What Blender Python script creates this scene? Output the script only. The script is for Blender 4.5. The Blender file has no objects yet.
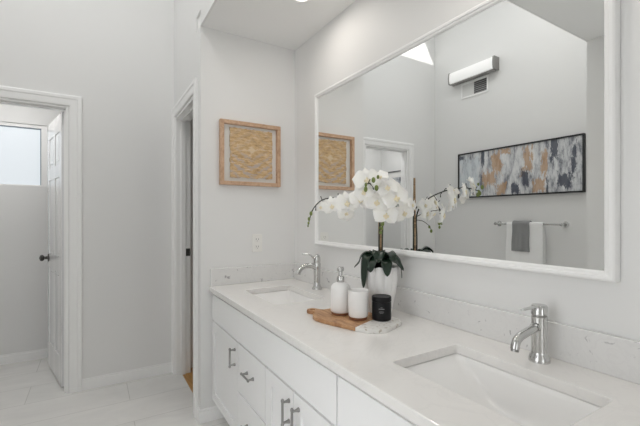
import bpy, bmesh, math, random
from mathutils import Vector, Matrix, Euler
R = math.radians
random.seed(4)
sc = bpy.context.scene
COL = sc.collection
# ------------------------------------------------------------------ camera, sky, sun, exposure
cam = bpy.data.objects.new('camera', bpy.data.cameras.new('camera')); COL.objects.link(cam)
cam.location = (0, 0, 1.26); cam.rotation_euler = (R(90), 0, R(-31.392))
cam.data.sensor_width = 36; cam.data.lens = 369.95/640*36; cam.data.shift_y = 3.85/640
cam.data.clip_start = 0.02
sc.camera = cam
w = bpy.data.worlds.new('sky'); sc.world = w; w.use_nodes = True
bg = w.node_tree.nodes['Background']; bg.inputs[0].default_value = (.97, .985, 1.0, 1); bg.inputs[1].default_value = 2.2
sun = bpy.data.objects.new('sun', bpy.data.lights.new('sun', 'SUN')); COL.objects.link(sun)
sun.data.energy = 3.5; sun.data.angle = R(0.6); sun.data.color = (1, .97, .92)
sun.rotation_euler = Vector((-.25, .6, -.4)).to_track_quat('-Z', 'Y').to_euler()
vs = sc.view_settings
vs.view_transform = 'Standard'; vs.look = 'None'; vs.gamma = 1; vs.use_curve_mapping = False
vs.exposure = 0.02
sc.cycles.use_denoising = True
sc.cycles.max_bounces = 10; sc.cycles.diffuse_bounces = 8; sc.cycles.sample_clamp_indirect = 6

# ------------------------------------------------------------------ dimensions (metres, camera over the origin)
XM, XG, Y1, XP, Y2, ZC = 1.2043, 1.1827, 2.309, 0.5547, 3.193, 0.8316
XL, Y3, XJ, YJ, ZL, ZH = -1.264, 4.102, -0.4395, 1.18, 2.428, 3.8

# ------------------------------------------------------------------ materials
def mat(name, col, rough=.5, metal=0, bump=None, coat=0, spec=.5, sss=0, trans=0, emit=None):
    m = bpy.data.materials.new(name); m.use_nodes = True
    nt = m.node_tree; b = nt.nodes['Principled BSDF']
    b.inputs['Base Color'].default_value = (*col, 1); b.inputs['Roughness'].default_value = rough
    b.inputs['Metallic'].default_value = metal; b.inputs['Coat Weight'].default_value = coat
    b.inputs['Specular IOR Level'].default_value = spec
    b.inputs['Subsurface Weight'].default_value = sss; b.inputs['Transmission Weight'].default_value = trans
    if sss: b.inputs['Subsurface Radius'].default_value = (.01, .01, .008)
    if emit: b.inputs['Emission Color'].default_value = (*emit[0], 1); b.inputs['Emission Strength'].default_value = emit[1]
    if bump:
        n = nt.nodes.new('ShaderNodeTexNoise'); n.inputs['Scale'].default_value = bump[0]; n.inputs['Detail'].default_value = 4
        t = nt.nodes.new('ShaderNodeTexCoord'); nt.links.new(t.outputs['Object'], n.inputs['Vector'])
        bp = nt.nodes.new('ShaderNodeBump'); bp.inputs['Strength'].default_value = bump[1]; bp.inputs['Distance'].default_value = .002
        nt.links.new(n.outputs['Fac'], bp.inputs['Height']); nt.links.new(bp.outputs['Normal'], b.inputs['Normal'])
    return m
def nodes(m): return m.node_tree, m.node_tree.nodes['Principled BSDF']
def ramp(nt, fac, stops, interp='LINEAR'):
    r = nt.nodes.new('ShaderNodeValToRGB'); r.color_ramp.interpolation = interp
    e = r.color_ramp.elements
    while len(e) < len(stops): e.new(.5)
    for x, (p, c) in zip(e, stops): x.position = p; x.color = (*c, 1)
    nt.links.new(fac, r.inputs['Fac']); return r.outputs['Color']
def noise(nt, scale, detail=4, stretch=None, rough=.5, dist=0, off=(0, 0, 0)):
    t = nt.nodes.new('ShaderNodeTexCoord'); mp = nt.nodes.new('ShaderNodeMapping')
    if stretch: mp.inputs['Scale'].default_value = stretch
    mp.inputs['Location'].default_value = off
    nt.links.new(t.outputs['Object'], mp.inputs['Vector'])
    n = nt.nodes.new('ShaderNodeTexNoise'); n.inputs['Scale'].default_value = scale; n.inputs['Detail'].default_value = detail
    n.inputs['Roughness'].default_value = rough; n.inputs['Distortion'].default_value = dist
    nt.links.new(mp.outputs['Vector'], n.inputs['Vector']); return n.outputs['Fac']
def mix(nt, fac, a, b):
    x = nt.nodes.new('ShaderNodeMix'); x.data_type = 'RGBA'
    if isinstance(fac, (int, float)): x.inputs[0].default_value = fac
    else: nt.links.new(fac, x.inputs[0])
    for s, v in ((6, a), (7, b)):
        if isinstance(v, tuple): x.inputs[s].default_value = (*v, 1)
        else: nt.links.new(v, x.inputs[s])
    return x.outputs[2]

WALL = mat('wall_paint', (.80, .80, .793), .55, bump=(180, .06))
CEIL = mat('ceiling_paint', (.88, .88, .872), .7, bump=(180, .05))
TRIM = mat('trim_paint', (.90, .90, .895), .35)
DOORP = mat('door_paint', (.85, .855, .86), .16, coat=.3)
CAB = mat('cabinet_paint', (.90, .90, .90), .38)
CHROME = mat('brushed_chrome', (.62, .62, .61), .16, 1)
NICKEL = mat('dark_nickel', (.34, .335, .325), .28, 1)
DARKM = mat('dark_bronze', (.09, .085, .08), .35, .8)
PORC = mat('porcelain', (.88, .875, .865), .12, coat=.4)
CERA = mat('ceramic_white', (.86, .855, .845), .3)
MIRR = mat('mirror_silver', (.90, .91, .905), 0.0, 1)
BLACK = mat('black_frame', (.015, .015, .017), .4)
CANDLE = mat('black_glass', (.006, .006, .007), .42, spec=.22)
GREYP = mat('candle_print', (.20, .20, .20), .5)
PETAL = mat('orchid_petal', (.93, .92, .885), .5, sss=.2)
LIP = mat('orchid_lip', (.86, .78, .58), .5)
BUD = mat('orchid_bud', (.16, .21, .05), .45)
STEM = mat('orchid_stem', (.03, .033, .02), .5)
LEAF = mat('orchid_leaf', (.008, .024, .012), .30)
SOIL = mat('moss', (.05, .05, .025), .9, bump=(60, 1))
MAT_ = mat('mount_board', (.78, .77, .73), .8)
PMAT = mat('print_mat', (.80, .79, .77), .7)
GLOW = mat('lamp_glow', (1, 1, 1), .5, emit=((1, .93, .84), 9))
GLASSL = mat('frosted_glass', (.9, .9, .9), .3, emit=((1, .98, .95), .22))
PANE = mat('frosted_pane', (.30, .32, .34), .25, emit=((.90, .96, 1.0), .62))
PLAST = mat('outlet_plastic', (.84, .83, .80), .35)
SLOT = mat('outlet_slot', (.12, .12, .12), .5)
VENTD = mat('vent_dark', (.10, .10, .10), .6)
WALNUT = mat('walnut_base', (.20, .075, .035), .45)
CLEAR = mat('pump_chrome', (.58, .58, .57), .14, 1)

def wood(name, c0, c1, c2, stretch, scale=6, rough=.45):
    m = mat(name, c1, rough); nt, b = nodes(m)
    f = noise(nt, scale, 6, stretch, .6, 1.2)
    nt.links.new(ramp(nt, f, [(.3, c0), (.5, c1), (.7, c2)]), b.inputs['Base Color']); return m
ACACIA = wood('acacia_board', (.24, .105, .045), (.46, .25, .12), (.60, .37, .20), (14, 2.5, 8), 4)
OAK = wood('oak_frame', (.44, .27, .165), (.57, .37, .24), (.64, .44, .30), (3, 3, 3), 9)
BAMBOO = wood('bamboo_stake', (.12, .07, .03), (.42, .27, .14), (.55, .38, .22), (1, 1, 14), 3)
CLOSETF = wood('closet_oak_floor', (.36, .17, .04), (.48, .25, .07), (.56, .32, .11), (12, 1.5, 1), 4, .35)

m = QUARTZ = mat('quartz_top', (.84, .825, .805), .16, coat=.2); nt, b = nodes(m)
v = ramp(nt, noise(nt, 3.5, 8, (1, 1, 1), .6, 2.5), [(.47, (0, 0, 0)), (.5, (1, 1, 1)), (.53, (0, 0, 0))])
nt.links.new(mix(nt, v, (.84, .825, .805), (.81, .796, .778)), b.inputs['Base Color'])
m = SPLASH = mat('quartz_splash', (.80, .79, .775), .2, coat=.2); nt, b = nodes(m)
sp = ramp(nt, noise(nt, 30, 5, (1, 1, 1), .62, .8), [(.635, (0, 0, 0)), (.70, (1, 1, 1))])
v = ramp(nt, noise(nt, 6, 8, (1, 1, 1), .65, 2.0), [(.47, (0, 0, 0)), (.5, (.5, .5, .5)), (.53, (0, 0, 0))])
c = mix(nt, v, (.77, .767, .758), (.72, .715, .71))
nt.links.new(mix(nt, sp, c, (.36, .355, .365)), b.inputs['Base Color'])
m = TERR = mat('terrazzo', (.78, .77, .74), .35); nt, b = nodes(m)
sp = ramp(nt, noise(nt, 70, 3), [(.58, (0, 0, 0)), (.66, (1, 1, 1))])
nt.links.new(mix(nt, sp, (.78, .77, .74), (.52, .47, .40)), b.inputs['Base Color'])

m = TILE = mat('floor_tile', (.7, .7, .68), .22); nt, b = nodes(m)
t = nt.nodes.new('ShaderNodeTexCoord'); mp = nt.nodes.new('ShaderNodeMapping'); mp.inputs['Location'].default_value = (.40, -2.85+.3048*2+3.048, 0)
nt.links.new(t.outputs['Object'], mp.inputs['Vector'])
br = nt.nodes.new('ShaderNodeTexBrick'); nt.links.new(mp.outputs['Vector'], br.inputs['Vector'])
br.offset = .5; br.inputs['Scale'].default_value = 1; br.inputs['Brick Width'].default_value = .61*2; br.inputs['Row Height'].default_value = .3048
br.inputs['Mortar Size'].default_value = .0022; br.inputs['Mortar Smooth'].default_value = .3
br.inputs['Color1'].default_value = (.80, .79, .77, 1); br.inputs['Color2'].default_value = (.77, .765, .745, 1); br.inputs['Mortar'].default_value = (.58, .57, .55, 1)
cl = ramp(nt, noise(nt, 2.2, 6, (1, 2.2, 1), .6, 1.5), [(.35, (.93, .93, .93)), (.65, (1, 1, 1))])
mu = nt.nodes.new('ShaderNodeMix'); mu.data_type = 'RGBA'; mu.blend_type = 'MULTIPLY'; mu.inputs[0].default_value = 1
nt.links.new(br.outputs['Color'], mu.inputs[6]); nt.links.new(cl, mu.inputs[7]); nt.links.new(mu.outputs[2], b.inputs['Base Color'])

m = ART = mat('woven_art', (.6, .42, .2), .8); nt, b = nodes(m)          # tan woven piece: diamonds of grey over ochre strips
t = nt.nodes.new('ShaderNodeTexCoord'); sx = nt.nodes.new('ShaderNodeSeparateXYZ'); nt.links.new(t.outputs['Object'], sx.inputs[0])
def M(op, a, b_=None, c_=None):
    n = nt.nodes.new('ShaderNodeMath'); n.operation = op
    for i, v_ in enumerate((a, b_, c_)):
        if v_ is None: continue
        if isinstance(v_, (int, float)): n.inputs[i].default_value = v_
        else: nt.links.new(v_, n.inputs[i])
    return n.outputs[0]
ax = M('ABSOLUTE', M('SUBTRACT', sx.outputs[0], .0)); az = M('ABSOLUTE', sx.outputs[2])
az = M('ABSOLUTE', M('SUBTRACT', sx.outputs[2], .025))
dia = M('ADD', M('MULTIPLY', ax, 6.5), M('MULTIPLY', az, 9.5))
wob = M('MULTIPLY', M('SUBTRACT', noise(nt, 26, 6, (1, 1, 2.5), .7), .5), 1.6)
rg = M('SINE', M('MULTIPLY', M('ADD', dia, M('MULTIPLY', wob, .5)), 12))
strip = noise(nt, 9, 7, (1.8, 1, 9), .8, .5)
base_ = ramp(nt, strip, [(.33, (.20, .13, .07)), (.43, (.50, .33, .16)), (.54, (.64, .45, .25)), (.66, (.74, .65, .50))])
lowz = ramp(nt, M('ADD', M('MULTIPLY', sx.outputs[2], -4.5), .42), [(.15, (.25, .25, .25)), (.8, (1, 1, 1))])
gm = M('MULTIPLY', ramp(nt, rg, [(.10, (0, 0, 0)), (.55, (1, 1, 1))]), ramp(nt, noise(nt, 11, 4, (1.5, 1, 6)), [(.38, (.2, .2, .2)), (.56, (1, 1, 1))]))
c = mix(nt, M('MULTIPLY', M('MULTIPLY', gm, lowz), .9), base_, (.47, .41, .385))
core = ramp(nt, M('ADD', dia, M('MULTIPLY', wob, .35)), [(.16, (1, 1, 1)), (.26, (0, 0, 0))])
nt.links.new(mix(nt, M('MULTIPLY', core, .6), c, (.78, .66, .46)), b.inputs['Base Color'])

m = PAINT = mat('abstract_canvas', (.7, .7, .72), .6); nt, b = nodes(m)   # streaked canvas of grey white, ochre and dark blue
t = nt.nodes.new('ShaderNodeTexCoord'); sx = nt.nodes.new('ShaderNodeSeparateXYZ'); nt.links.new(t.outputs['Object'], sx.inputs[0])
gr = ramp(nt, noise(nt, 5.0, 9, (1, 3.2, .9), .78, .15), [(.36, (.12, .125, .15)), (.44, (.36, .37, .40)), (.51, (.62, .635, .65)), (.60, (.76, .765, .765)), (.7, (.80, .80, .79))])
nx = M('MULTIPLY', M('SUBTRACT', noise(nt, 12, 8, (1, 2.2, .8), .75), .5), 4.6)
def blobs(l):
    """soft-edged ragged patches; centre along y, centre along z, half sizes"""
    out = None
    for cy, cz, hy, hz in l:
        d = M('ADD', M('MAXIMUM', M('DIVIDE', M('ABSOLUTE', M('SUBTRACT', sx.outputs[1], cy)), hy), M('DIVIDE', M('ABSOLUTE', M('SUBTRACT', sx.outputs[2], cz)), hz)), nx)
        k = ramp(nt, d, [(.75, (1, 1, 1)), (1.0, (0, 0, 0))]); out = k if out is None else M('MAXIMUM', out, k)
    return out
def yz(u, v): return (.631-1.262*u, .481*(v-.5))
c = mix(nt, M('MULTIPLY', blobs([(*yz(.10, .5), .16, .22)]), .55), gr, (.62, .69, .74))
c = mix(nt, M('MULTIPLY', blobs([(*yz(.37, .72), .055, .13), (*yz(.29, .38), .075, .08), (*yz(.62, .68), .05, .13), (*yz(.75, .56), .03, .11), (*yz(.41, .13), .05, .06), (*yz(.71, .15), .06, .06), (*yz(.44, .93), .05, .03)]), .76), c, (.50, .30, .15))
nt.links.new(mix(nt, M('MULTIPLY', blobs([(*yz(.235, .88), .02, .10), (*yz(.605, .32), .03, .08), (*yz(.82, .84), .04, .12), (*yz(.885, .22), .05, .07), (*yz(.52, .12), .05, .05), (*yz(.77, .1), .012, .1), (*yz(.95, .6), .02, .14), (*yz(.03, .93), .03, .02)]), .88), c, (.045, .055, .085)), b.inputs['Base Color'])
m = PRINT = mat('small_print', (.7, .7, .7), .6); nt, b = nodes(m)
nt.links.new(ramp(nt, noise(nt, 9, 5, (1, 1, 1), .6, 1), [(.42, (.10, .11, .13)), (.5, (.45, .47, .5)), (.6, (.75, .75, .75))]), b.inputs['Base Color'])

def cloth(name, col):
    m = mat(name, col, .95, spec=.2); nt, b = nodes(m)
    n = nt.nodes.new('ShaderNodeTexNoise'); n.inputs['Scale'].default_value = 220
    t = nt.nodes.new('ShaderNodeTexCoord'); nt.links.new(t.outputs['Object'], n.inputs['Vector'])
    bp = nt.nodes.new('ShaderNodeBump'); bp.inputs['Strength'].default_value = .8; bp.inputs['Distance'].default_value = .003
    nt.links.new(n.outputs['Fac'], bp.inputs['Height']); nt.links.new(bp.outputs['Normal'], b.inputs['Normal']); return m
TOWW = cloth('white_terry', (.93, .93, .925)); TOWG = cloth('grey_terry', (.30, .305, .305))

# ------------------------------------------------------------------ mesh helpers
def box(bm, x0, x1, y0, y1, z0, z1):
    v = [bm.verts.new(p) for p in ((x0,y0,z0),(x1,y0,z0),(x1,y1,z0),(x0,y1,z0),(x0,y0,z1),(x1,y0,z1),(x1,y1,z1),(x0,y1,z1))]
    for f in ((0,3,2,1),(4,5,6,7),(0,1,5,4),(1,2,6,5),(2,3,7,6),(3,0,4,7)): bm.faces.new([v[i] for i in f])
    return bm
def B(*a):
    bm = bmesh.new(); box(bm, *a); return bm
def boxes(*l):
    bm = bmesh.new()
    for a in l: box(bm, *a)
    return bm
def loft(bm, rings, cap=(True, True), close=True):
    vr = [[bm.verts.new(p) for p in r] for r in rings]; n = len(vr[0])
    for a, c in zip(vr, vr[1:]):
        for i in range(n if close else n-1):
            j = (i+1) % n; bm.faces.new((a[i], a[j], c[j], c[i]))
    if cap[0]: bm.faces.new(vr[0][::-1])
    if cap[1]: bm.faces.new(vr[-1])
    return bm
def lathe(prof, cx, cy, n=28, bm=None, cap=(True, True)):
    bm = bm or bmesh.new()
    return loft(bm, [[(cx+r*math.cos(2*math.pi*i/n), cy+r*math.sin(2*math.pi*i/n), z) for i in range(n)] for r, z in prof], cap)
def tube(pts, rad, n=12, bm=None, flat=1.0):
    bm = bm or bmesh.new(); pts = [Vector(p) for p in pts]; rings = []; up = None
    for i, p in enumerate(pts):
        d = (pts[min(i+1, len(pts)-1)] - pts[max(i-1, 0)]).normalized()
        if up is None: up = d.cross(Vector((.31, .2, .93) if abs(d.z) < .8 else (1, .1, 0))).normalized()
        a = (up - d*up.dot(d)).normalized(); c = d.cross(a); up = a
        r = rad[i] if isinstance(rad, (list, tuple)) else rad
        rings.append([p + a*r*math.cos(2*math.pi*k/n) + c*r*flat*math.sin(2*math.pi*k/n) for k in range(n)])
    return loft(bm, rings)
def spline(pts, k=6):
    P = [Vector(p) for p in pts]; out = []
    for i in range(len(P)-1):
        p0, p1, p2, p3 = P[max(i-1, 0)], P[i], P[i+1], P[min(i+2, len(P)-1)]
        for j in range(k):
            t = j/k
            out.append(.5*((2*p1)+(p2-p0)*t+(2*p0-5*p1+4*p2-p3)*t*t+(3*p1-p0-3*p2+p3)*t**3))
    return out + [P[-1]]
def ell(c, r, bm=None, seg=14):
    bm = bm or bmesh.new()
    bmesh.ops.create_uvsphere(bm, u_segments=seg, v_segments=seg//2+2, radius=1, matrix=Matrix.Translation(c) @ Matrix.Diagonal((*r, 1))); return bm
def prism(poly, z0, z1, bm=None):
    bm = bm or bmesh.new()
    return loft(bm, [[(x, y, z0) for x, y in poly], [(x, y, z1) for x, y in poly]])
def rrect(x0, x1, y0, y1, r, k=5):
    o = []
    for cx, cy, a in ((x1-r, y1-r, 0), (x0+r, y1-r, 90), (x0+r, y0+r, 180), (x1-r, y0+r, 270)):
        for i in range(k+1): o.append((cx+r*math.cos(R(a+90*i/k)), cy+r*math.sin(R(a+90*i/k))))
    return o
def wl(o):
    v = Vector((0, 0, 0))
    while o: v += o.location; o = o.parent
    return v
def obj(name, bm, m, parent=None, bevel=0, smooth=False, origin=None, seg=2):
    """links bm (world coordinates) as ONE mesh object"""
    bmesh.ops.recalc_face_normals(bm, faces=bm.faces)
    base = wl(parent) if parent else Vector((0, 0, 0))
    if origin is None:
        if parent: org = base
        else:
            c = [v.co for v in bm.verts]
            org = Vector((sum((max(p[i] for p in c)+min(p[i] for p in c)) for _ in [0])/2 for i in range(3)))
            org.z = min(p.z for p in c)
    else: org = Vector(origin)
    bmesh.ops.translate(bm, verts=bm.verts, vec=-org)
    me = bpy.data.meshes.new(name); bm.to_mesh(me); bm.free()
    for x in (m if isinstance(m, (list, tuple)) else [m]): me.materials.append(x)
    if smooth:
        for p in me.polygons: p.use_smooth = True
        me.set_sharp_from_angle(angle=R(40))
    o = bpy.data.objects.new(name, me); COL.objects.link(o); o.location = org - base
    if parent: o.parent = parent
    if bevel:
        b = o.modifiers.new('bevel', 'BEVEL'); b.width = bevel; b.segments = seg; b.limit_method = 'ANGLE'; b.angle_limit = R(35)
    return o
def struct(name, bm, m=None, parent=None, **k):
    o = obj(name, bm, m or WALL, parent, **k)
    if not parent: o['kind'] = 'structure'
    return o
def empty(name, loc):
    o = bpy.data.objects.new(name, None); COL.objects.link(o); o.location = loc; o.empty_display_size = .05; return o
def tag(o, label, cat, group=None):
    o['label'] = label; o['category'] = cat
    if group: o['group'] = group
    return o
def thing(name, loc, label, cat, group=None): return tag(empty(name, loc), label, cat, group)
def lamp(name, loc, energy, size, col=(1, .93, .86), parent=None, spread=180, shape='DISK'):
    l = bpy.data.lights.new(name, 'AREA'); l.shape = shape; l.size = size; l.energy = energy; l.color = col; l.spread = R(spread)
    o = bpy.data.objects.new(name, l); COL.objects.link(o); o.location = loc
    if parent: o.parent = parent; o.location = Vector(loc)-wl(parent)
    return o

# ------------------------------------------------------------------ the room
TH = .11
struct('floor', boxes((-1.6, XP+.0463, -1.7, Y3+.1, -.05, 0), (XP+.0463, XM+.1, -1.7, Y1+.10, -.05, 0)), TILE, origin=(0, 0, 0))
struct('floor_closet', B(XP+.0463, 1.75, Y1+.10, Y2+TH, -.05, 0), CLOSETF)
struct('wall_right', B(XM, XM+.1, -1.7, Y1+TH, 0, ZL))
struct('wall_niche', B(XP, XM, Y1, Y1+TH, 0, ZL))
SD0, SD1 = 2.468, 3.118                                                     # side door opening along y
struct('wall_side', boxes((XP, XP+TH, Y1+TH, SD0, 0, ZH), (XP, XP+TH, SD1, Y2, 0, ZH), (XP, XP+TH, SD0, SD1, 2.05, ZH), (XP, XP+TH, YJ, Y1+TH, ZL+.1, ZH), (XP, XP+.012, YJ-.012, Y1, ZL, ZL+.1)))
FD0, FD1 = -.807, -.158                                                     # far door opening along x
struct('wall_far', boxes((XL-TH, FD0, Y2, Y2+TH, 0, ZH), (FD1, XP+TH, Y2, Y2+TH, 0, ZH), (FD0, FD1, Y2, Y2+TH, 2.052, ZH)))
struct('wall_left', B(XL-TH, XL, YJ-TH, Y2, 0, ZH))
struct('wall_entry', boxes((XL, XJ, YJ-TH, YJ, 0, ZH), (XJ, XP+TH, YJ-TH, YJ, ZL+.1, ZH), (XJ, XP, YJ-.012, YJ, ZL, ZL+.1)))
HD0, HD1 = .15, .95                                                        # unseen doorway added in the hall wall to light the vanity fronts
struct('wall_hall', boxes((XJ-TH, XJ, -1.7, HD0, 0, ZL), (XJ-TH, XJ, HD1, YJ-TH, 0, ZL), (XJ-TH, XJ, HD0, HD1, 2.1, ZL)))
struct('trim_5', boxes((XJ-.001, XJ+.014, HD0-.07, HD0, 0, 2.17), (XJ-.001, XJ+.014, HD1, HD1+.07, 0, 2.17), (XJ-.001, XJ+.014, HD0, HD1, 2.1, 2.17)), TRIM, bevel=.003)
struct('floor_patio', B(-6, -1.6, -1.7, 1.05, -.06, -.01), mat('patio_concrete', (.5, .5, .48), .9))  # ground slab outside the added doorway
struct('ceiling', boxes((XP+.012, XM+.1, -1.7, Y1+TH, ZL, ZL+.1), (XJ-TH, XP+.012, -1.7, YJ-.012, ZL, ZL+.1)), CEIL)
SX0, SX1, SY0, SY1 = -.84, .20, 2.00, 3.0
struct('ceiling_high', boxes((XL-TH, SX0, YJ-TH, Y2+TH, ZH, ZH+.06), (SX1, XP+TH, YJ-TH, Y2+TH, ZH, ZH+.06), (SX0, SX1, YJ-TH, SY0, ZH, ZH+.06), (SX0, SX1, SY1, Y2+TH, ZH, ZH+.06)), CEIL)
struct('trim_7', boxes((SX0-.05, SX0, SY0-.05, SY1+.05, ZH-.012, ZH), (SX1, SX1+.05, SY0-.05, SY1+.05, ZH-.012, ZH), (SX0, SX1, SY0-.05, SY0, ZH-.012, ZH), (SX0, SX1, SY1, SY1+.05, ZH-.012, ZH)), TRIM)
# toilet room behind the far door
TX = -1.17; W0, W1, WZ0, WZ1 = -.80, -.362, 1.53, 2.075
struct('wall_back', boxes((TX-TH, W0, Y3, Y3+TH, 0, ZL), (W1, .5, Y3, Y3+TH, 0, ZL), (W0, W1, Y3, Y3+TH, 0, WZ0), (W0, W1, Y3, Y3+TH, WZ1, ZL)))
struct('wall_toilet_left', B(TX-TH, TX, Y2+TH, Y3, 0, ZL)); struct('wall_toilet_right', B(.30, .41, Y2+TH, Y3, 0, ZL))
struct('ceiling_toilet', B(TX-TH, .41, Y2+TH, Y3+TH, ZL, ZL+.1), CEIL)
# closet behind the side door
struct('wall_closet', boxes((1.6, 1.7, Y1+TH, Y2+TH, 0, ZL), (XP+TH, 1.6, Y2, Y2+TH, 0, ZL), (XM, 1.6, Y1, Y1+TH, 0, ZL)))
struct('ceiling_closet', B(XP+TH, 1.7, Y1+TH, Y2+TH, ZL, ZL+.1), CEIL)
# rear of the hall: opening added for daylight, unseen room added to block sun
struct('wall_rear', boxes((XJ-TH, XJ+.12, -1.8, -1.7, 0, ZL), (.50, XM+.1, -1.8, -1.7, 0, ZL), (XJ+.12, .50, -1.8, -1.7, 2.1, ZL)))
struct('floor_added_room', B(-2.0, 2.8, -5.2, -1.7, -.05, 0), TILE)
struct('ceiling_added_room', B(-2.0, 2.8, -6.0, -1.8, ZL, ZL+.1), CEIL)  # roof over the added room keeps the sun out of the hall
struct('wall_added_room', boxes((-2.1, -2.0, -5.2, -1.7, 0, ZL), (2.8, 2.9, -5.2, -1.7, 0, ZL), (-2.0, XJ-TH, -1.8, -1.7, 0, ZL), (XM+.1, 2.8, -1.8, -1.7, 0, ZL)))

# casings: stepped profile, three boxes deep
CP = [(0, -.0006), (0, .009), (.004, .013), (.012, .0145), (.046, .0155), (.052, .020), (.070, .020), (.077, .016), (.077, -.0006)]   # (outward, proud of wall)
def casing(name, a0, a1, zt, put, rev=1):
    """profiled casing swept up, over and down an opening a0..a1; put(a, proud, z) gives the point"""
    bm = bmesh.new()
    rings = [[put(a0-o, p, 0) for o, p in CP], [put(a0-o, p, zt+o) for o, p in CP], [put(a1+min(o, rev), p, zt+o) for o, p in CP], [put(a1+min(o, rev), p, 0) for o, p in CP]]
    loft(bm, rings, (True, True), close=False); return struct(name, bm, TRIM)
casing('trim_1', FD0-.006, FD1+.006, 2.05, lambda a, p, z: (a, Y2-p, z))
casing('trim_2', SD0-.006, SD1+.002, 2.056, lambda a, p, z: (XP-p, a, z), Y2-SD1-.0025)
# jambs with stops
j = .016
struct('trim_3', boxes((FD0-.001, FD0+j, Y2-.001, Y2+TH, 0, 2.052), (FD1-j, FD1, Y2-.001, Y2+TH, 0, 2.052), (FD0+j, FD1-j, Y2-.001, Y2+TH, 2.036, 2.052),
     (FD0+j, FD0+j+.012, Y2+.03, Y2+.066, 0, 2.036), (FD1-j-.012, FD1-j, Y2+.03, Y2+.066, 0, 2.036), (FD0+j, FD1-j, Y2+.03, Y2+.066, 2.024, 2.036)), TRIM, bevel=.0015)
struct('trim_4', boxes((XP-.001, XP+TH+.001, SD0-.001, SD0+j, 0, 2.05), (XP-.001, XP+TH+.001, SD1-j, SD1+.001, 0, 2.05), (XP-.001, XP+TH+.001, SD0+j, SD1-j, 2.034, 2.05),
     (XP+.036, XP+.072, SD1-j-.012, SD1-j, 0, 2.034), (XP+.036, XP+.072, SD0+j, SD0+j+.012, 0, 2.034), (XP+.036, XP+.072, SD0+j, SD1-j, 2.022, 2.034)), TRIM, bevel=.0015)
sp = struct('trim_6', boxes((XP+.074, XP+.107, SD1-j-.004, SD1-j, .945, 1.005)), DARKM, bevel=.001)   # dark strike plate on the side jamb
# baseboards with a thin cap
def base(name, segs):
    bm = bmesh.new()
    for (x0, x1, y0, y1, dx, dy) in segs:
        box(bm, x0, x1, y0, y1, 0, .070)
        box(bm, x0+max(dx, 0)*.007, x1+min(dx, 0)*.007, y0+max(dy, 0)*.007, y1+min(dy, 0)*.007, .070, .084)
    return struct(name, bm, TRIM, bevel=.0025)
base('baseboard_far', [(FD1+.083, XP, Y2-.013, Y2, 0, 1), (XL, FD0-.083, Y2-.013, Y2, 0, 1)])
base('baseboard_left', [(XL, XL+.013, YJ, Y2-.013, -1, 0)])
base('baseboard_niche', [(XP-.013, .70, Y1-.013, Y1, 0, 1), (XP-.013, XP, Y1, SD0-.082, 1, 0)])
base('baseboard_back', [(TX, .30, Y3-.013, Y3, 0, 1), (TX, TX+.013, Y2+TH, Y3-.013, -1, 0)])

# toilet-room window
w1 = empty('window_1', (-.58, Y3, WZ0)); w1['kind'] = 'structure'
fw = .042
obj('window_frame', boxes((W0, W0+fw, Y3+.012, Y3+.06, WZ0, WZ1), (W1-fw, W1, Y3+.012, Y3+.06, WZ0, WZ1), (W0+fw, W1-fw, Y3+.012, Y3+.06, WZ0, WZ0+.012), (W0+fw, W1-fw, Y3+.012, Y3+.06, WZ1-.03, WZ1)), TRIM, w1, bevel=.002)
obj('gasket', boxes((W1-fw-.008, W1-fw, Y3+.02, Y3+.05, WZ0+.012, WZ1-.03), (W0+fw, W1-fw-.008, Y3+.02, Y3+.05, WZ1-.038, WZ1-.03)), mat('blue_grey_gasket', (.22, .27, .33), .5), w1)
obj('pane', B(W0+fw, W1-fw-.008, Y3+.030, Y3+.036, WZ0+.012, WZ1-.038), PANE, w1)
# unseen skylight added in the high ceiling to let in sun and sky
w2 = empty('added_skylight', ((SX0+SX1)/2, (SY0+SY1)/2, ZH+.06)); w2['kind'] = 'structure'
obj('window_frame', boxes((SX0-.04, SX0, SY0-.04, SY1+.04, ZH+.06, ZH+.14), (SX1, SX1+.04, SY0-.04, SY1+.04, ZH+.06, ZH+.14), (SX0, SX1, SY0-.04, SY0, ZH+.06, ZH+.14), (SX0, SX1, SY1, SY1+.04, ZH+.06, ZH+.14)), TRIM, w2)

# the open door leaf, hinged at the right jamb and swung into the toilet room
dl = empty('door_1', (-.170, Y2+TH+.004, 0)); dl['kind'] = 'structure'
ang = math.atan2(.60, -.135)                       # direction of the leaf seen from above
ca, sa = math.cos(ang), math.sin(ang)
def leafpt(u, t, z): return Vector((-.170 + u*ca - t*sa, Y2+TH+.004 + u*sa + t*ca, z))
def lbox(bm, u0, u1, t0, t1, z0, z1):
    v = [bm.verts.new(leafpt(*p)) for p in ((u0,t0,z0),(u1,t0,z0),(u1,t1,z0),(u0,t1,z0),(u0,t0,z1),(u1,t0,z1),(u1,t1,z1),(u0,t1,z1))]
    for f in ((0,3,2,1),(4,5,6,7),(0,1,5,4),(1,2,6,5),(2,3,7,6),(3,0,4,7)): bm.faces.new([v[i] for i in f])
LW, LT = .612, .036
PANS = [(.09, .275, 1.66, 1.90), (.337, .522, 1.66, 1.90), (.09, .275, .96, 1.56), (.337, .522, .96, 1.56), (.09, .275, .22, .84), (.337, .522, .22, .84)]
bm = bmesh.new(); lbox(bm, 0, LW, .006, LT-.006, .012, 2.03)
for t0, t1 in ((0, .006), (LT-.006, LT)):                                # stiles and rails either side of six sunk panels
    for u0, u1 in ((0, .09), (.275, .337), (.522, LW)): lbox(bm, u0, u1, t0, t1, .012, 2.03)
    for z0, z1 in ((.012, .22), (.84, .96), (1.56, 1.66), (1.90, 2.03)):
        for u0, u1 in ((.09, .275), (.337, .522)): lbox(bm, u0, u1, t0, t1, z0, z1)
obj('door_leaf', bm, DOORP, dl, bevel=.002)
bm = bmesh.new()
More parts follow.
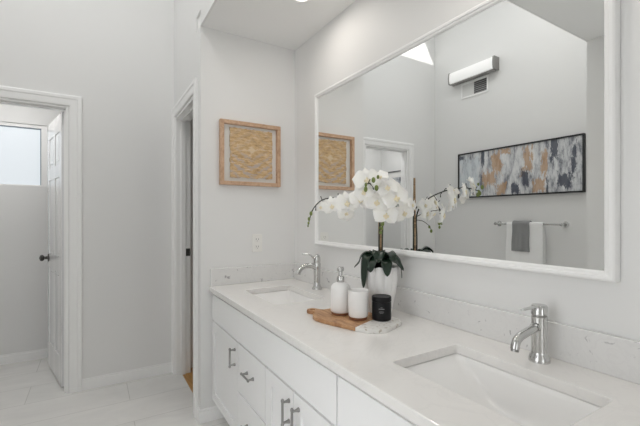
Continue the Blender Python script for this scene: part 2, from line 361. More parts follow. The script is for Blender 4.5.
for u0, u1, z0, z1 in PANS:
    for t0, t1 in ((.0025, .006), (LT-.006, LT-.0025)): lbox(bm, u0+.028, u1-.028, t0, t1, z0+.028, z1-.028)
obj('raised_panel', bm, DOORP, dl, bevel=.002)
kn = bmesh.new()
for s, t0 in ((1, LT), (-1, 0)):
    d = Vector((-sa, ca, 0))*s; p = leafpt(LW-.062, t0, .918)
    tube([p, p+d*.006, p+d*.009, p+d*.03, p+d*.034, p+d*.046, p+d*.058, p+d*.064], [.031, .031, .013, .011, .020, .027, .022, .006], 16, kn)
obj('knob', kn, DARKM, dl, smooth=True)
for z in (.22, 1.05, 1.82):
    bm = tube([(-.166, Y2+TH+.002, z-.045), (-.166, Y2+TH+.002, z+.045)], .0065, 10); obj('hinge', bm, TRIM, dl)

# ------------------------------------------------------------------ vanity
FX = .618
van = thing('vanity_cabinet', (.90, 1.2, 0), 'long white shaker vanity cabinet with nickel pulls under the quartz countertop', 'cabinet')
VY0, VY1 = .10, Y1-.002
xa, xb, za, zb = FX+.020, XM-.002, .135, ZC-.031                          # hollow carcass: ends, back, bottom, face frame
obj('body', boxes((xa, xb, VY0, VY0+.018, za, zb), (xa, xb, VY1-.018, VY1, za, zb), (xb-.012, xb, VY0+.018, VY1-.018, za, zb), (xa, xb-.012, VY0+.018, VY1-.018, za, za+.018),
    (xa, xa+.019, VY0+.018, VY1-.018, .60, zb), (xa, xa+.019, VY0+.018, VY1-.018, za+.018, .16), *[(xa, xa+.019, y_-.02, y_+.02, .16, .60) for y_ in (2.27, 1.81, 1.455, 1.2, .941, .585, .138)]), CAB, van)
obj('toe_kick', B(FX+.085, XM-.002, VY0+.002, VY1, .001, .135), CAB, van)
def shaker(y0, y1, z0, z1, r=.055):
    bm = boxes((FX+.008, FX+.0195, y0, y1, z0, z1), (FX, FX+.008, y0, y0+r, z0, z1), (FX, FX+.008, y1-r, y1, z0, z1), (FX, FX+.008, y0+r, y1-r, z0, z0+r), (FX, FX+.008, y0+r, y1-r, z1-r, z1)); return bm
def pull(parent, y, z, axis):
    bm = bmesh.new(); d = Vector((0, 1, 0)) if axis == 'y' else Vector((0, 0, 1)); c = Vector((FX-.028, y, z)); h = .038
    e = h+.012
    tube([c-d*e, c-d*(e-.003), c-d*(h+.003), c-d*h, c+d*h, c+d*(h+.003), c+d*(e-.003), c+d*e], [.0045, .0062, .0062, .0048, .0048, .0062, .0062, .0045], 10, bm)
    for s in (-1, 1):
        p = c+d*h*s; tube([p, p+Vector((.012, 0, 0)), p+Vector((.019, 0, 0)), p+Vector((.026, 0, 0)), p+Vector((.0283, 0, 0))], [.0045, .0045, .006, .0085, .0085], 10, bm)
    return obj('handle', bm, NICKEL, parent, smooth=True)
Zt, Zb = .622, .142
obj('false_front', B(FX, FX+.0195, .920, 2.283, .632, .786), CAB, van, bevel=.0015)
obj('false_front', B(FX, FX+.0195, .105, .914, .632, .786), CAB, van, bevel=.0015)
for y0, y1, hy in ((1.813, 2.283, 1.851), (1.202, 1.452, 1.232), (.944, 1.196, 1.156), (.105, .582, .545)):
    d = obj('door', shaker(y0, y1, Zb, Zt), CAB, van, bevel=.0012); pull(d, hy, .540, 'z')
for y0, y1 in ((1.458, 1.807), (.588, .938)):
    for z0, z1 in ((.385, Zt), (Zb, .379)):
        d = obj('drawer', B(FX, FX+.0195, y0, y1, z0, z1), CAB, van, bevel=.0015); pull(d, (y0+y1)/2, .522 if z1 == Zt else .272, 'y')

# countertop: one slab with two sink cut-outs
S1 = (.752, 1.040, 1.648, 2.082); S2 = (.752, 1.040, .382, .824)
bm = bmesh.new(); ed = []
for loop in ([(.6037, .08), (XM-.001, .08), (XM-.001, Y1-.001), (.6037, Y1-.001)], rrect(*S1, .012), rrect(*S2, .012)):
    vv = [bm.verts.new((x, y, ZC)) for x, y in loop]; ed += [bm.edges.new((vv[i], vv[(i+1) % len(vv)])) for i in range(len(vv))]
bmesh.ops.triangle_fill(bm, use_beauty=True, use_dissolve=False, edges=ed)
ex = bmesh.ops.extrude_face_region(bm, geom=bm.faces[:]); bmesh.ops.translate(bm, verts=[g for g in ex['geom'] if isinstance(g, bmesh.types.BMVert)], vec=(0, 0, -.030))
tag(obj('countertop', bm, QUARTZ, bevel=.0025), 'long white quartz countertop with two rectangular sink cut-outs', 'countertop')
tag(obj('backsplash', B(XM-.0173, XM-.001, .08, Y1-.001, ZC, .939), SPLASH, bevel=.002), 'long speckled quartz backsplash strip below the mirror', 'backsplash')
tag(obj('backsplash', B(.612, XM-.0175, Y1-.0173, Y1-.001, ZC, .939), SPLASH, bevel=.002), 'short speckled quartz backsplash strip on the end wall below the outlet', 'backsplash')

def sink(s, label):
    x0, x1, y0, y1 = s; cx, cy = (x0+x1)/2+.02, (y0+y1)/2; zt = ZC-.0305
    t = thing('undermount_sink', (cx, cy, zt-.135), label, 'sink')
    def ring(g, z, r, k=5, e=0): return [(x, y, z) for x, y in rrect(x0+g, x1-g, y0+g+e*.5, y1-g-e, r, k)]     # e: the far end ramps down gently
    bm = bmesh.new()
    n = 24
    drain = []
    out = rrect(x0, x1, y0, y1, .03)
    def dr(rad, z):
        # ring of same vertex count as rrect, by angle from the centre
        return [(cx+rad*math.cos(math.atan2(y-cy, x-cx)), cy+rad*math.sin(math.atan2(y-cy, x-cx)), z) for x, y in out]
    def blend(f, z):
        g = rrect(x0+.045, x1-.045, y0+.045, y1-.045, .05); d = dr(.03, z)
        return [(a[0]*(1-f)+b_[0]*f, a[1]*(1-f)+b_[1]*f, z) for a, b_ in zip(g, d)]
    rings = [ring(-.018, zt, .03), ring(-.004, zt, .02), ring(.0, zt-.004, .022), ring(.006, zt-.018, .026, 5, .02), ring(.010, zt-.06, .03, 5, .065), ring(.018, zt-.095, .035, 5, .11), ring(.034, zt-.115, .04, 5, .14), blend(.62, zt-.124), dr(.024, zt-.128)]
    rings += [dr(.024, zt-.14), blend(.5, zt-.136), ring(.012, zt-.125, .04, 5, .10), ring(.004, zt-.100, .035, 5, .09), ring(-.006, zt-.065, .03, 5, .045), ring(-.018, zt-.006, .03)]
    loft(bm, rings + [rings[0]], (False, False)); bmesh.ops.remove_doubles(bm, verts=bm.verts, dist=1e-6)
    obj('basin', bm, PORC, t, smooth=True)
    obj('drain', lathe([(.0235, zt-.1395), (.0235, zt-.129), (.028, zt-.1265), (.026, zt-.1245), (.017, zt-.127), (.0155, zt-.1215), (.004, zt-.1195)], cx, cy, 20), CHROME, t, smooth=True)
sink(S1, 'white rectangular undermount sink near the end wall, partly hidden by the soap dispenser')
sink(S2, 'white rectangular undermount sink at the near end, its wide basin open to view')

# faucets
def faucet_modern():
    x, y = 1.131, .600
    t = thing('faucet', (x, y, ZC), 'straight cylindrical chrome faucet with flat lever beside the near sink', 'faucet')
    obj('body', lathe([(.029, ZC), (.029, ZC+.004), (.0265, ZC+.016), (.0225, ZC+.022), (.0215, ZC+.03), (.0215, ZC+.132), (.019, ZC+.134)], x, y), CHROME, t, smooth=True)
    obj('collar', lathe([(.0195, ZC+.133), (.0195, ZC+.138)], x, y), NICKEL, t)
    h = obj('handle', lathe([(.0195, ZC+.137), (.0225, ZC+.139), (.0225, ZC+.162), (.019, ZC+.167), (.006, ZC+.169)], x, y), CHROME, t, smooth=True)
    obj('lever', prism([(x-.092, y-.0050), (x-.088, y-.0062), (x+.004, y-.010), (x+.004, y+.010), (x-.088, y+.0062), (x-.092, y+.0050)], ZC+.161, ZC+.1655), CHROME, h, bevel=.002)
    p = spline([(x-.012, y, ZC+.103), (x-.03, y, ZC+.101), (x-.075, y, ZC+.094), (x-.103, y, ZC+.088), (x-.119, y, ZC+.077), (x-.126, y, ZC+.058)], 5)
    obj('spout', tube(p, .0118, 16), CHROME, t, smooth=True)
    e = Vector((x-.126, y, ZC+.058)); obj('aerator', tube([e, e+Vector((-.001, 0, -.006))], .0105, 16), NICKEL, t)
    obj('joint_ring', tube([(x-.0195, y, ZC+.1025), (x-.027, y, ZC+.1015)], .0145, 18), CHROME, t, smooth=True)
faucet_modern()
def faucet_classic():
    x, y = 1.130, 1.885
    t = thing('faucet', (x, y, ZC), 'flared traditional chrome faucet with curved lever beside the far sink', 'faucet')
    obj('body', lathe([(.030, ZC), (.030, ZC+.006), (.024, ZC+.014), (.019, ZC+.03), (.0185, ZC+.05), (.021, ZC+.13), (.022, ZC+.150), (.019, ZC+.158)], x, y), CHROME, t, smooth=True)
    h = obj('handle', lathe([(.0185, ZC+.158), (.0205, ZC+.165), (.0195, ZC+.186), (.014, ZC+.2), (.005, ZC+.207)], x, y), CHROME, t, smooth=True)
    p = spline([(x, y, ZC+.172), (x-.022, y, ZC+.185), (x-.045, y, ZC+.204), (x-.07, y, ZC+.211), (x-.098, y, ZC+.212)], 5)
    obj('lever', tube(p, [.009]*8+[.008]*8+[.0075]*5, 10, flat=.6), CHROME, h, smooth=True)
    p = spline([(x-.01, y, ZC+.128), (x-.04, y, ZC+.141), (x-.075, y, ZC+.142), (x-.105, y, ZC+.131), (x-.124, y, ZC+.112), (x-.130, y, ZC+.098)], 5)
    obj('spout', tube(p, [.016]*6+[.0145]*6+[.0135]*6+[.0145]*5+[.016]*3, 16), CHROME, t, smooth=True)
faucet_classic()

# ------------------------------------------------------------------ mirror
MY0, MY1, MZ0, MZ1, FWD = .4543, 1.9643, 1.1131, 1.9946, .027
mr = thing('framed_mirror', (XG, (MY0+MY1)/2, MZ0-FWD), 'wide rectangular wall mirror in a slim white frame above both sinks', 'mirror')
obj('glass', B(XG, XG+.006, MY0-.006, MY1+.006, MZ0-.006, MZ1+.006), MIRR, mr)
obj('backing', B(XG+.0065, XM-.0005, MY0-.02, MY1+.02, MZ0-.02, MZ1+.02), TRIM, mr)
prof = [(0, .0005), (0, -.004), (.004, -.008), (.010, -.008), (.013, -.012), (.021, -.012), (.0255, -.009), (.027, -.004), (.027, XM-XG-.001)]   # (outward, x offset)
bm = bmesh.new(); rings = []
for sy, sz in ((-1, -1), (1, -1), (1, 1), (-1, 1)):
    cy, cz = (MY0 if sy < 0 else MY1), (MZ0 if sz < 0 else MZ1)
    rings.append([(XG+px, cy+sy*q, cz+sz*q) for q, px in prof])
loft(bm, rings+[rings[0]], (False, False), close=False); bmesh.ops.remove_doubles(bm, verts=bm.verts, dist=1e-6)
obj('frame', bm, TRIM, mr, smooth=False)

# ------------------------------------------------------------------ things on the counter
BT = .847                                                                  # top of the board
F_, TH_, HY_ = 369.95, R(31.392), 216.85
def at(x, y, D):
    """a point of the place seen at pixel x, y at depth D"""
    u = (x-320)/F_; return Vector((D*(math.sin(TH_)+u*math.cos(TH_)), D*(math.cos(TH_)-u*math.sin(TH_)), 1.26-(y-HY_)/F_*D))
n_, d_ = Vector((.866, .5)), Vector((-.5, .866))
A_ = n_*.151 + d_*.989; B_ = n_*.989 - d_*.151; O_ = n_*1.374 + d_*.427
def bp(a, b): q = O_ + A_*a + B_*b; return (q.x, q.y)
brd = thing('serving_board', (*bp(.2, 0), ZC), 'paddle serving board, half acacia wood and half white terrazzo, on the countertop', 'board')
half = [(0, .062), (.022, .090), (.055, .108), (.10, .112), (.16, .112)]
side = [(.22, .110), (.27, .105), (.305, .097), (.333, .080), (.350, .058), (.358, .032), (.366, .026)]
stone = [bp(a, -b) for a, b in half[::-1]][0:] ; stone = [bp(.1045, -.1122)] + [bp(a, -b) for a, b in half[3::-1]] + [bp(a, b) for a, b in half[:4]] + [bp(.1045, .1122)]
obj('terrazzo_end', prism(stone, ZC+.0005, BT), TERR, brd, bevel=.0015)
wd = [(.105, .1123), (.16, .112)] + side
bm = bmesh.new()
poly = [bp(a, b) for a, b in wd] + [bp(.382, .024) for i in range(1)]
arc = [bp(0.397+.026*math.cos(R(t)), .026*math.sin(R(t))) for t in range(110, -111, -20)]
outer = poly + arc + [bp(.382, -.024)] + [bp(a, -b) for a, b in wd[::-1]]
hole = [bp(0.398+.0125*math.cos(R(t)), .0125*math.sin(R(t))) for t in range(0, 360, 24)]
ed = []
for loop in (outer, hole):
    vv = [bm.verts.new((x, y, BT)) for x, y in loop]; ed += [bm.edges.new((vv[i], vv[(i+1) % len(vv)])) for i in range(len(vv))]
bmesh.ops.triangle_fill(bm, use_beauty=True, use_dissolve=False, edges=ed)
ex = bmesh.ops.extrude_face_region(bm, geom=bm.faces[:]); bmesh.ops.translate(bm, verts=[g for g in ex['geom'] if isinstance(g, bmesh.types.BMVert)], vec=(0, 0, ZC+.0005-BT))
obj('wood_paddle', bm, ACACIA, brd, bevel=.0015)

x, y = .896, 1.300
sd = thing('soap_dispenser', (x, y, BT), 'white ceramic soap dispenser with chrome pump on the wooden half of the board', 'dispenser')
obj('wood_base', lathe([(.036, BT+.0003), (.0385, BT+.002), (.039, BT+.011)], x, y, 36), WALNUT, sd, smooth=True)
obj('bottle', lathe([(.0385, BT+.0112), (.0415, BT+.014), (.0425, BT+.022), (.0425, BT+.104), (.040, BT+.117), (.032, BT+.128), (.019, BT+.134), (.015, BT+.136)], x, y, 36), CERA, sd, smooth=True)
q = BT+.009
p = obj('pump', lathe([(.0155, q+.127), (.0165, q+.130), (.0165, q+.147), (.014, q+.151), (.0085, q+.154), (.0085, q+.172), (.0135, q+.174), (.014, q+.188), (.011, q+.191)], x, y, 20), CLEAR, sd, smooth=True)
obj('nozzle', tube([(x+.004, y+.004, q+.182), (x+.028, y+.024, q+.182), (x+.034, y+.029, q+.175)], [.0055, .005, .004], 10), CLEAR, p, smooth=True)
x, y = .914, 1.200
cp = thing('tumbler', (x, y, BT), 'white ceramic tumbler with brown base between the soap dispenser and the candle', 'tumbler')
obj('wood_base', lathe([(.034, BT+.0003), (.0365, BT+.002), (.0368, BT+.011)], x, y, 36), WALNUT, cp, smooth=True)
obj('cup', lathe([(.036, BT+.0112), (.0385, BT+.014), (.0395, BT+.022), (.0415, BT+.108), (.0428, BT+.114), (.0420, BT+.1165), (.0395, BT+.114), (.0385, BT+.108), (.0365, BT+.025), (.033, BT+.018), (.005, BT+.017)], x, y, 36), CERA, cp, smooth=True)
x, y = .988, 1.143
cd = thing('candle', (x, y, BT), 'black jar candle with black lid and faint label on the terrazzo end', 'candle')
obj('jar', lathe([(.034, BT+.0003), (.0375, BT+.003), (.0385, BT+.010), (.0385, BT+.070), (.0375, BT+.074)], x, y, 36), CANDLE, cd, smooth=True)
obj('lid', lathe([(.0375, BT+.0743), (.0392, BT+.076), (.0392, BT+.092), (.037, BT+.095), (.034, BT+.0945), (.004, BT+.0945)], x, y, 36), CANDLE, cd, smooth=True)
bm = bmesh.new()                                                          # a few thin lines of pale print curved round the jar
va = math.atan2(-y, -x)
for zz, hw, hh in ((.0555, .10, .0012), (.050, .30, .0016), (.0405, .22, .0007), (.037, .26, .0007), (.0335, .18, .0007)):
    k = 10; rows = [[(x+.0387*math.cos(va-hw+2*hw*i/k), y+.0387*math.sin(va-hw+2*hw*i/k), BT+zz+s*hh) for i in range(k+1)] for s in (-1, 1)]
    loft(bm, rows, (False, False), close=False)
obj('label_print', bm, GREYP, cd)

# ------------------------------------------------------------------ orchid
OX, OY = 1.077, 1.257
orc = thing('potted_orchid', (OX, OY, ZC), 'white artificial orchid in a ribbed white vase against the backsplash', 'plant')
NR = 11; n = NR*8; rings = []
for r, z, a in ((.043, .0005, .4), (.049, .004, .8), (.056, .03, 1), (.070, .10, 1), (.079, .165, 1), (.081, .195, 1), (.0805, .210, 1), (.0785, .2125, 1), (.073, .208, 1), (.070, .19, 1), (.066, .165, 1)):
    ring = []
    for i in range(n):
        t = 2*math.pi*i/n; c = abs(math.cos(t*NR/2))                       # pleats: sharp valleys, rounded ribs
        rr = r*(1-.075*a*(1-c)**1.5)
        ring.append((OX+rr*math.cos(t), OY+rr*math.sin(t), ZC+z+(.006*(c-.5) if z > .19 else 0)))
    rings.append(ring)
obj('vase', loft(bmesh.new(), rings, (True, False)), CERA, orc, smooth=True)
obj('moss', lathe([(.064, ZC+.178), (.055, ZC+.19), (.03, ZC+.197), (.004, ZC+.2)], OX, OY, 20), SOIL, orc, smooth=True)
obj('stake', tube([(OX, OY, ZC+.15), (OX, OY, 1.18), (OX, OY, 1.185), (OX, OY, 1.29), (OX, OY, 1.443)], [.0075, .0072, .0078, .0066, .005], 10), BAMBOO, orc, smooth=True)
def leaf(az, reach, peak, tip, wd):
    """a strap leaf: out of the moss, arching clear of the rim, tip hanging"""
    bm = bmesh.new(); d = Vector((math.cos(R(az)), math.sin(R(az)), 0)); s = Vector((-d.y, d.x, 0)); rows = []
    P = spline([(.004, 0, .192), (.022, 0, .192+(peak-.192)*.65), (.052, 0, peak), (.082, 0, max(.232, peak-.016)), (reach, 0, (max(.226, peak-.02)+tip)/2 if tip < .2 else max(.224, tip+.01)), (reach+.003 if tip < .2 else reach+.02, 0, tip)], 4); N = len(P)-1
    for i, q in enumerate(P):
        t = i/N; c = Vector((OX, OY, ZC+q.z)) + d*q.x
        h = max(wd*math.sin(math.pi*min(1, .14+t*.86))**.55, .002)
        rows.append([c + s*h*u + Vector((0, 0, .30*h*abs(u)**1.5)) for u in (-1, -.6, -.25, 0, .25, .6, 1)])
    loft(bm, rows, (False, False), close=False)
    o = obj('leaf', bm, LEAF, orc, smooth=True); m = o.modifiers.new('thick', 'SOLIDIFY'); m.thickness = .0025; return o
for a in ((182, .093, .262, .125, .028), (205, .094, .255, .195, .028), (248, .094, .252, .18, .027), (290, .094, .258, .202, .028), (320, .093, .250, .160, .026), (145, .094, .268, .205, .026), (75, .085, .27, .225, .024), (225, .086, .282, .24, .026), (30, .085, .26, .22, .022), (270, .085, .276, .235, .024)):
    leaf(*a)
def stem(name, pts, r0=.0036, r1=.0021):
    p = spline(pts, 8); k = len(p)
    return obj(name, tube(p, [r0+(r1-r0)*i/(k-1) for i in range(k)], 8), STEM, orc, smooth=True), p
sA, pA = stem('stem', [(OX+.008, OY, ZC+.19), (OX+.010, OY-.004, 1.15), (OX+.008, OY-.004, 1.27), (1.045, 1.262, 1.318), (.988, 1.285, 1.340), (.930, 1.305, 1.346), (.882, 1.321, 1.343), (.8275, 1.340, 1.331), (.790, 1.353, 1.290), (.771, 1.3616, 1.222)])
sB, pB = stem('stem', [(OX-.008, OY-.006, ZC+.19), (OX-.010, OY-.006, 1.15), (OX-.006, OY-.010, 1.27), (1.062, 1.200, 1.335), (1.025, 1.140, 1.372), (.965, 1.108, 1.389), (.905, 1.090, 1.391), (.855, 1.076, 1.380)])
stem('branch', [(OX-.008, OY-.008, 1.262), (1.075, 1.215, 1.272), (1.055, 1.182, 1.285), (1.010, 1.165, 1.292)], .002, .0013)
stem('branch', [(OX-.008, OY-.008, 1.245), (1.055, 1.225, 1.240), (1.035, 1.205, 1.218), (1.03, 1.198, 1.200)], .0018, .0012)
# one flower, then copies
def petal(bm, ang, L, W, cup, shape, back=0):
    rows = []; N = 8; d = Vector((math.cos(R(ang)), math.sin(R(ang)), 0)); s = Vector((-d.y, d.x, 0))
    for i in range(N+1):
        t = i/N; h = W*.5*(math.sin(math.pi*min(1, (t*.94+.06))**shape)**.75 if i < N else .12)
        if i == 0: h = W*.08
        z = cup*math.sin(math.pi*t*.9) - back*t*t
        row = []
        for u in (-1, -.7, -.35, 0, .35, .7, 1):
            row.append(d*(L*t*(1-.06*u*u)) + s*h*u + Vector((0, 0, z + .10*W*u*u*(1-t) - .10*W*abs(u)**3*t + .0015*math.sin(9*u+7*t))))
        rows.append(row)
    loft(bm, rows, (False, False), close=False)
bm = bmesh.new()
for a in (90, 218, 322): petal(bm, a, .048, .034, .003, .85, .010)
for a in (12, 168): petal(bm, a, .052, .064, .006, 1.25, .006)
bmesh.ops.translate(bm, verts=bm.verts, vec=(0, 0, 0))
fme = bpy.data.meshes.new('flower'); bm.to_mesh(fme); bm.free(); fme.materials.append(PETAL)
for p in fme.polygons: p.use_smooth = True
bm = bmesh.new()
ell((0, -.006, .006), (.0055, .010, .005), bm, 10); ell((.007, -.004, .007), (.004, .006, .004), bm, 8); ell((-.007, -.004, .007), (.004, .006, .004), bm, 8); ell((0, .003, .006), (.0035, .006, .004), bm, 8)
lme = bpy.data.meshes.new('lip'); bm.to_mesh(lme); bm.free(); lme.materials.append(LIP)
for p in lme.polygons: p.use_smooth = True
f0 = bpy.data.objects.new('flower', fme); l0 = bpy.data.objects.new('lip', lme)
FL = [  # where, size, facing direction, roll
 (at(367, 180, 1.385), 1.08, (-.55, -.80, .10), 8), (at(364, 192, 1.42), .9, (-.85, -.50, -.10), 25), (at(377, 202, 1.475), 1.08, (-.60, -.78, -.10), -10), (at(396, 198, 1.455), 1.12, (-.42, -.90, .08), 14),
 (at(386, 215, 1.505), 1.10, (-.55, -.80, -.15), -6), (at(404, 213, 1.56), 1.0, (-.35, -.92, -.12), 20), (at(412, 205, 1.56), .72, (.25, -.95, .1), -15), (at(388, 187, 1.46), .62, (.3, -.6, .6), 30),
 ((1.008, 1.100, 1.368), .85, (-.40, -.85, .15), 0), ((.955, 1.072, 1.372), .90, (-.50, -.80, .05), 12), ((.912, 1.066, 1.408), .75, (-.55, -.60, .45), 28),
 (at(347, 203, 1.565), 1.12, (-.48, -.86, .0), 10), (at(360, 200, 1.56), 1.0, (-.30, -.90, .15), -14), (at(332, 206, 1.57), .92, (-.62, -.76, -.10), 12), (at(321, 207, 1.575), .62, (-.75, -.60, -.15), 0), (at(346, 214, 1.575), .80, (-.35, -.70, -.55), 160)]
for i, (p, s, d, roll) in enumerate(FL):
    f = f0 if i == 0 else f0.copy(); l = l0 if i == 0 else l0.copy()
    COL.objects.link(f); COL.objects.link(l); f.parent = orc; l.parent = f
    f.location = Vector(p)-orc.location; f.scale = (s, s, s)
    f.rotation_euler = (Vector(d).to_track_quat('Z', 'Y') @ Euler((0, 0, R(roll))).to_quaternion()).to_euler()
for i, (p, r) in enumerate(((at(373.5, 180, 1.345), .0085), (at(376.5, 188, 1.355), .009), (at(378, 177, 1.36), .006), (at(311, 213.5, 1.56), .0078), (at(309, 219, 1.56), .0068), (at(308.5, 223, 1.56), .0052), (at(308, 226, 1.56), .004), (Vector((.855, 1.078, 1.362)), .0085), (Vector((.853, 1.074, 1.378)), .006), (Vector((1.03, 1.197, 1.194)), .007), (Vector((1.035, 1.204, 1.213)), .006), (Vector((1.012, 1.165, 1.232)), .009), (Vector((1.010, 1.166, 1.212)), .006))):
    obj('bud', ell(p, (r*.85, r*.85, r*1.25)), BUD, orc, smooth=True)
for i, p in enumerate(pA[26:68:5] + pB[28:60:5]):                          # short flower stalks and nodes
    q = p + Vector((-.012+.006*(i % 3), -.010, -.022 if i % 2 else .014)); obj('stalk', tube([p, (p+q)/2+Vector((0, 0, .003)), q], [.0018, .0016, .0026], 6), STEM, orc)

for i, p in enumerate(pB[32:62:5]):                                       # twigs on the mirror side of the long stem
    q = p + Vector((.016, -.006, .020 if i % 2 else -.024)); obj('stalk', tube([p, (p+q)/2+Vector((.004, 0, 0)), q], [.0022, .0018, .0026], 6), STEM, orc)

# ------------------------------------------------------------------ pictures
def ybox_frame(x0, x1, z0, z1, b, y0, y1): return boxes((x0, x0+b, y0, y1, z0, z1), (x1-b, x1, y0, y1, z0, z1), (x0+b, x1-b, y0, y1, z0, z0+b), (x0+b, x1-b, y0, y1, z1-b, z1))
def xbox_frame(y0, y1, z0, z1, b, x0, x1): return boxes((x0, x1, y0, y0+b, z0, z1), (x0, x1, y1-b, y1, z0, z1), (x0, x1, y0+b, y1-b, z0, z0+b), (x0, x1, y0+b, y1-b, z1-b, z1))
pc = thing('shadow_box', (.872, Y1, 1.463), 'square oak shadow box with tan woven art on the end wall', 'picture')
obj('frame', ybox_frame(.667, 1.077, 1.462, 1.870, .024, Y1-.034, Y1-.0005), OAK, pc, bevel=.0015)
obj('mount', B(.691, 1.053, Y1-.006, Y1-.001, 1.486, 1.846), MAT_, pc)
bm = bmesh.new(); K = 22                                                 # deckled woven sheet standing off the mount
pts = []
for i in range(K): pts.append((.733+.289*i/K, 1.512+random.uniform(-.004, .004)))
for i in range(K): pts.append((1.022+random.uniform(-.003, .003), 1.512+.316*i/K))
for i in range(K): pts.append((1.022-.289*i/K, 1.828+random.uniform(-.004, .004)))
for i in range(K): pts.append((.733+random.uniform(-.003, .003), 1.828-.316*i/K))
loft(bm, [[(x, Y1-.016, z) for x, z in pts], [(x, Y1-.011, z) for x, z in pts]])
obj('woven_art', bm, ART, pc, origin=(.8775, Y1-.012, 1.67))

pt = thing('wall_painting', (XL, 2.18, 1.474), 'long abstract canvas of grey, ochre and navy streaks in a thin black frame', 'painting')
obj('frame', xbox_frame(1.534, 2.823, 1.474, 1.981, .011, XL+.0005, XL+.038), BLACK, pt)
obj('canvas', B(XL+.004, XL+.028, 1.547, 2.810, 1.487, 1.968), PAINT, pt, bevel=.002, origin=(XL+.01, 2.1785, 1.7275))
pk = thing('framed_print', (TX, 3.75, 1.45), 'small grey framed print on the wall beyond the open doorway', 'picture')
obj('frame', xbox_frame(3.53, 3.953, 1.45, 1.888, .016, TX+.0005, TX+.025), mat('dark_grey_frame', (.15, .15, .155), .4), pk)
obj('mat_board', B(TX+.004, TX+.012, 3.546, 3.937, 1.466, 1.872), PMAT, pk)
obj('print', B(TX+.012, TX+.0135, 3.62, 3.863, 1.54, 1.798), PRINT, pk)

# ------------------------------------------------------------------ towels on their bar
tb = thing('towel_bar', (XL, 2.01, 1.19), 'chrome towel bar with round posts on the wall below the painting', 'towel bar')
ZB = 1.190; XB = XL+.068
obj('bar', tube([(XB, 1.69, ZB), (XB, 2.33, ZB)], .008, 14), CHROME, tb, smooth=True)
for yy in (1.69, 2.33):
    obj('post', tube([(XL+.0005, yy, ZB), (XL+.006, yy, ZB), (XL+.010, yy, ZB), (XL+.05, yy, ZB), (XL+.056, yy, ZB), (XL+.08, yy, ZB), (XL+.084, yy, ZB)], [.027, .027, .014, .011, .015, .015, .008], 18), CHROME, tb, smooth=True)
def towel(name, y0, y1, zf, zb, r, th, m, label, folds=0):
    bm = bmesh.new(); sect = []
    sect += [(XB+r+.004*math.sin(6*t), zf+(ZB-zf)*t) for t in [i/14 for i in range(14)]]
    sect += [(XB+r*math.cos(R(a)), ZB+r*math.sin(R(a))) for a in range(0, 181, 20)]
    sect += [(XB-r-.003*math.sin(5*t), ZB-(ZB-zb)*t) for t in [i/12 for i in range(1, 13)]]
    N = 24; rows = []
    for i in range(N+1):
        u = i/N; yy = y0+(y1-y0)*u
        rows.append([(x+.0035*math.sin(u*17+1)*min(1, max(0, (ZB-z)*6)), yy+.008*math.sin(z*9)*(u-.5), z) for x, z in sect])
    loft(bm, rows, (False, False), close=False)
    o = tag(obj(name, bm, m, smooth=True), label, 'towel')
    s = o.modifiers.new('thick', 'SOLIDIFY'); s.thickness = th; s.offset = 0
    b_ = o.modifiers.new('soft', 'BEVEL'); b_.width = th*.3; b_.segments = 2; b_.limit_method = 'ANGLE'
    return o
towel('bath_towel', 1.845, 2.205, .76, .83, .017, .010, TOWW, 'white bath towel folded over the towel bar under the grey towel')
g = towel('hand_towel', 1.965, 2.140, .925, 1.0, .030, .009, TOWG, 'grey hand towel laid over the white bath towel')
# ------------------------------------------------------------------ sconce and vent high on the left wall
sn = thing('vanity_light', (XL, 2.585, 2.79), 'long wall light with white glass shade and chrome ends high above the painting', 'wall light')
SA, SB = 2.335, 2.912
obj('back_plate', B(XL+.0005, XL+.022, SA+.03, SB-.03, 2.80, 2.93), CHROME, sn, bevel=.003)
def bow(k, h): return [(XL+.022, -h), (XL+.082*k, -h), (XL+.090*k, -h*.96), (XL+.096*k, -h*.5), (XL+.098*k, 0), (XL+.096*k, h*.5), (XL+.090*k, h*.96), (XL+.082*k, h), (XL+.022, h)]
obj('shade', loft(bmesh.new(), [[(x, yy, 2.868+z) for x, z in bow(1, .062)] for yy in (SA+.0142, SB-.0142)]), GLASSL, sn, smooth=True)
for yy in (SA, SB-.014):
    obj('end_cap', loft(bmesh.new(), [[(x-(.0215 if i in (0, 8) else 0), y_, 2.868+z) for i, (x, z) in enumerate(bow(1.05, .068))] for y_ in (yy, yy+.014)]), NICKEL, sn)
obj('bottom_rail', B(XL+.024, XL+.075, SA+.0142, SB-.0142, 2.795, 2.8055), NICKEL, sn)
PRINTG = mat('vent_panel', (.70, .70, .69), .5)
vt = thing('air_vent', (XL, 2.63, 2.615), 'square white air vent grille just below the wall light', 'vent')
obj('face_plate', xbox_frame(2.455, 2.805, 2.612, 2.792, .022, XL+.0005, XL+.008), TRIM, vt, bevel=.002)
obj('cover_panel', B(XL+.0005, XL+.006, 2.635, 2.783, 2.634, 2.770), PRINTG, vt)
obj('duct_back', B(XL+.0003, XL+.0015, 2.478, 2.635, 2.634, 2.770), VENTD, vt)
for i in range(6):
    z = 2.642+.0215*i; bm = bmesh.new()
    loft(bm, [[(XL+.0018, y_, z), (XL+.0068, y_, z-.005), (XL+.0074, y_, z-.003), (XL+.0022, y_, z+.003)] for y_ in (2.479, 2.634)]); obj('louver', bm, mat('louver_grey', (.36, .36, .36), .5) if i == 0 else bpy.data.materials['louver_grey'], vt)

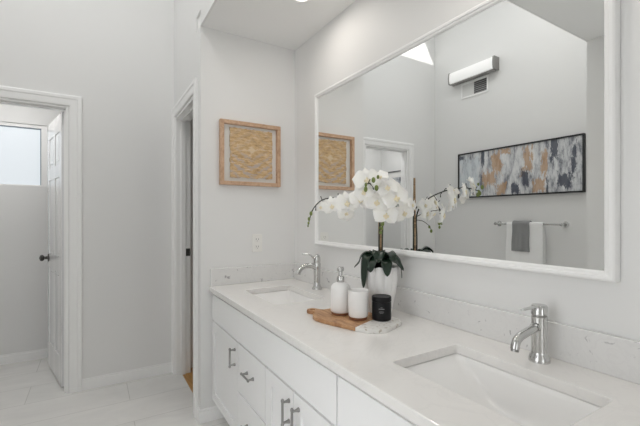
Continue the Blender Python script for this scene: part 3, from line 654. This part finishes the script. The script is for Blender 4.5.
# ------------------------------------------------------------------ outlet, downlights
ot = thing('wall_outlet', (.920, Y1, 1.09), 'white double power outlet on the end wall above the short backsplash', 'outlet')
obj('plate', B(.885, .955, Y1-.006, Y1-.0003, 1.028, 1.146), PLAST, ot, bevel=.002)
for z in (1.063, 1.111):
    r = obj('receptacle', B(.903, .937, Y1-.0085, Y1-.006, z-.016, z+.016), PLAST, ot, bevel=.001)
    obj('slots', boxes((.911, .9132, Y1-.0091, Y1-.0085, z-.004, z+.007), (.9268, .929, Y1-.0091, Y1-.0085, z-.004, z+.007), (.918, .922, Y1-.0091, Y1-.0085, z-.012, z-.008)), SLOT, r)
def downlight(x, y, z, e, label, group=None, col=(1, .93, .86)):
    t = thing('downlight', (x, y, z), label, 'ceiling light', group)
    obj('trim_ring', lathe([(.062, z-.0002), (.062, z-.005), (.050, z-.007), (.046, z-.0025), (.046, z-.0002)], x, y, 32, cap=(False, False)), TRIM, t, smooth=True)
    obj('lens', lathe([(.0455, z-.0002), (.0455, z-.0022), (.002, z-.0024)], x, y, 32), GLOW, t)
    lamp('lamp', (x, y, z-.012), e, .08, col, parent=t)
downlight(.930, 1.712, ZL, 1.25, 'round recessed ceiling light above the far sink')
downlight(.930, .640, ZL, 1.7, 'round recessed ceiling light above the near sink, out of the picture')
hl = thing('hall_fill_light', (.35, -.45, ZL), 'added round flush fill light in the hall behind the camera, unseen', 'ceiling light')  # unseen fixture added behind the camera as soft fill
obj('rim', lathe([(.235, ZL-.0002), (.235, ZL-.03), (.222, ZL-.034)], .35, -.45, 40, cap=(False, False)), NICKEL, hl, smooth=True)
obj('diffuser', lathe([(.221, ZL-.0004), (.221, ZL-.034), (.16, ZL-.052), (.01, ZL-.06)], .35, -.45, 40), GLASSL, hl, smooth=True)
lamp('lamp', (.35, -.45, ZL-.065), .5, .42, parent=hl)
downlight(-.62, 3.52, ZL, 3.6, 'added round recessed fill light, unseen in the small room beyond the door', None, (1, .985, .97))  # downlight added to brighten the small room, fitting unseen
tl = thing('high_fill_light', (-.35, 1.65, ZH), 'added round flush fill light on the unseen high ceiling, above the picture', 'ceiling light')  # unseen fixture added to brighten the tall space from above
obj('rim', lathe([(.285, ZH-.0002), (.285, ZH-.03), (.272, ZH-.034)], -.35, 1.65, 40, cap=(False, False)), NICKEL, tl, smooth=True)
obj('diffuser', lathe([(.271, ZH-.0004), (.271, ZH-.034), (.20, ZH-.055), (.01, ZH-.062)], -.35, 1.65, 40), GLASSL, tl, smooth=True)
lamp('lamp', (-.35, 1.65, ZH-.066), 8.5, .5, (1, .985, .96), parent=tl)
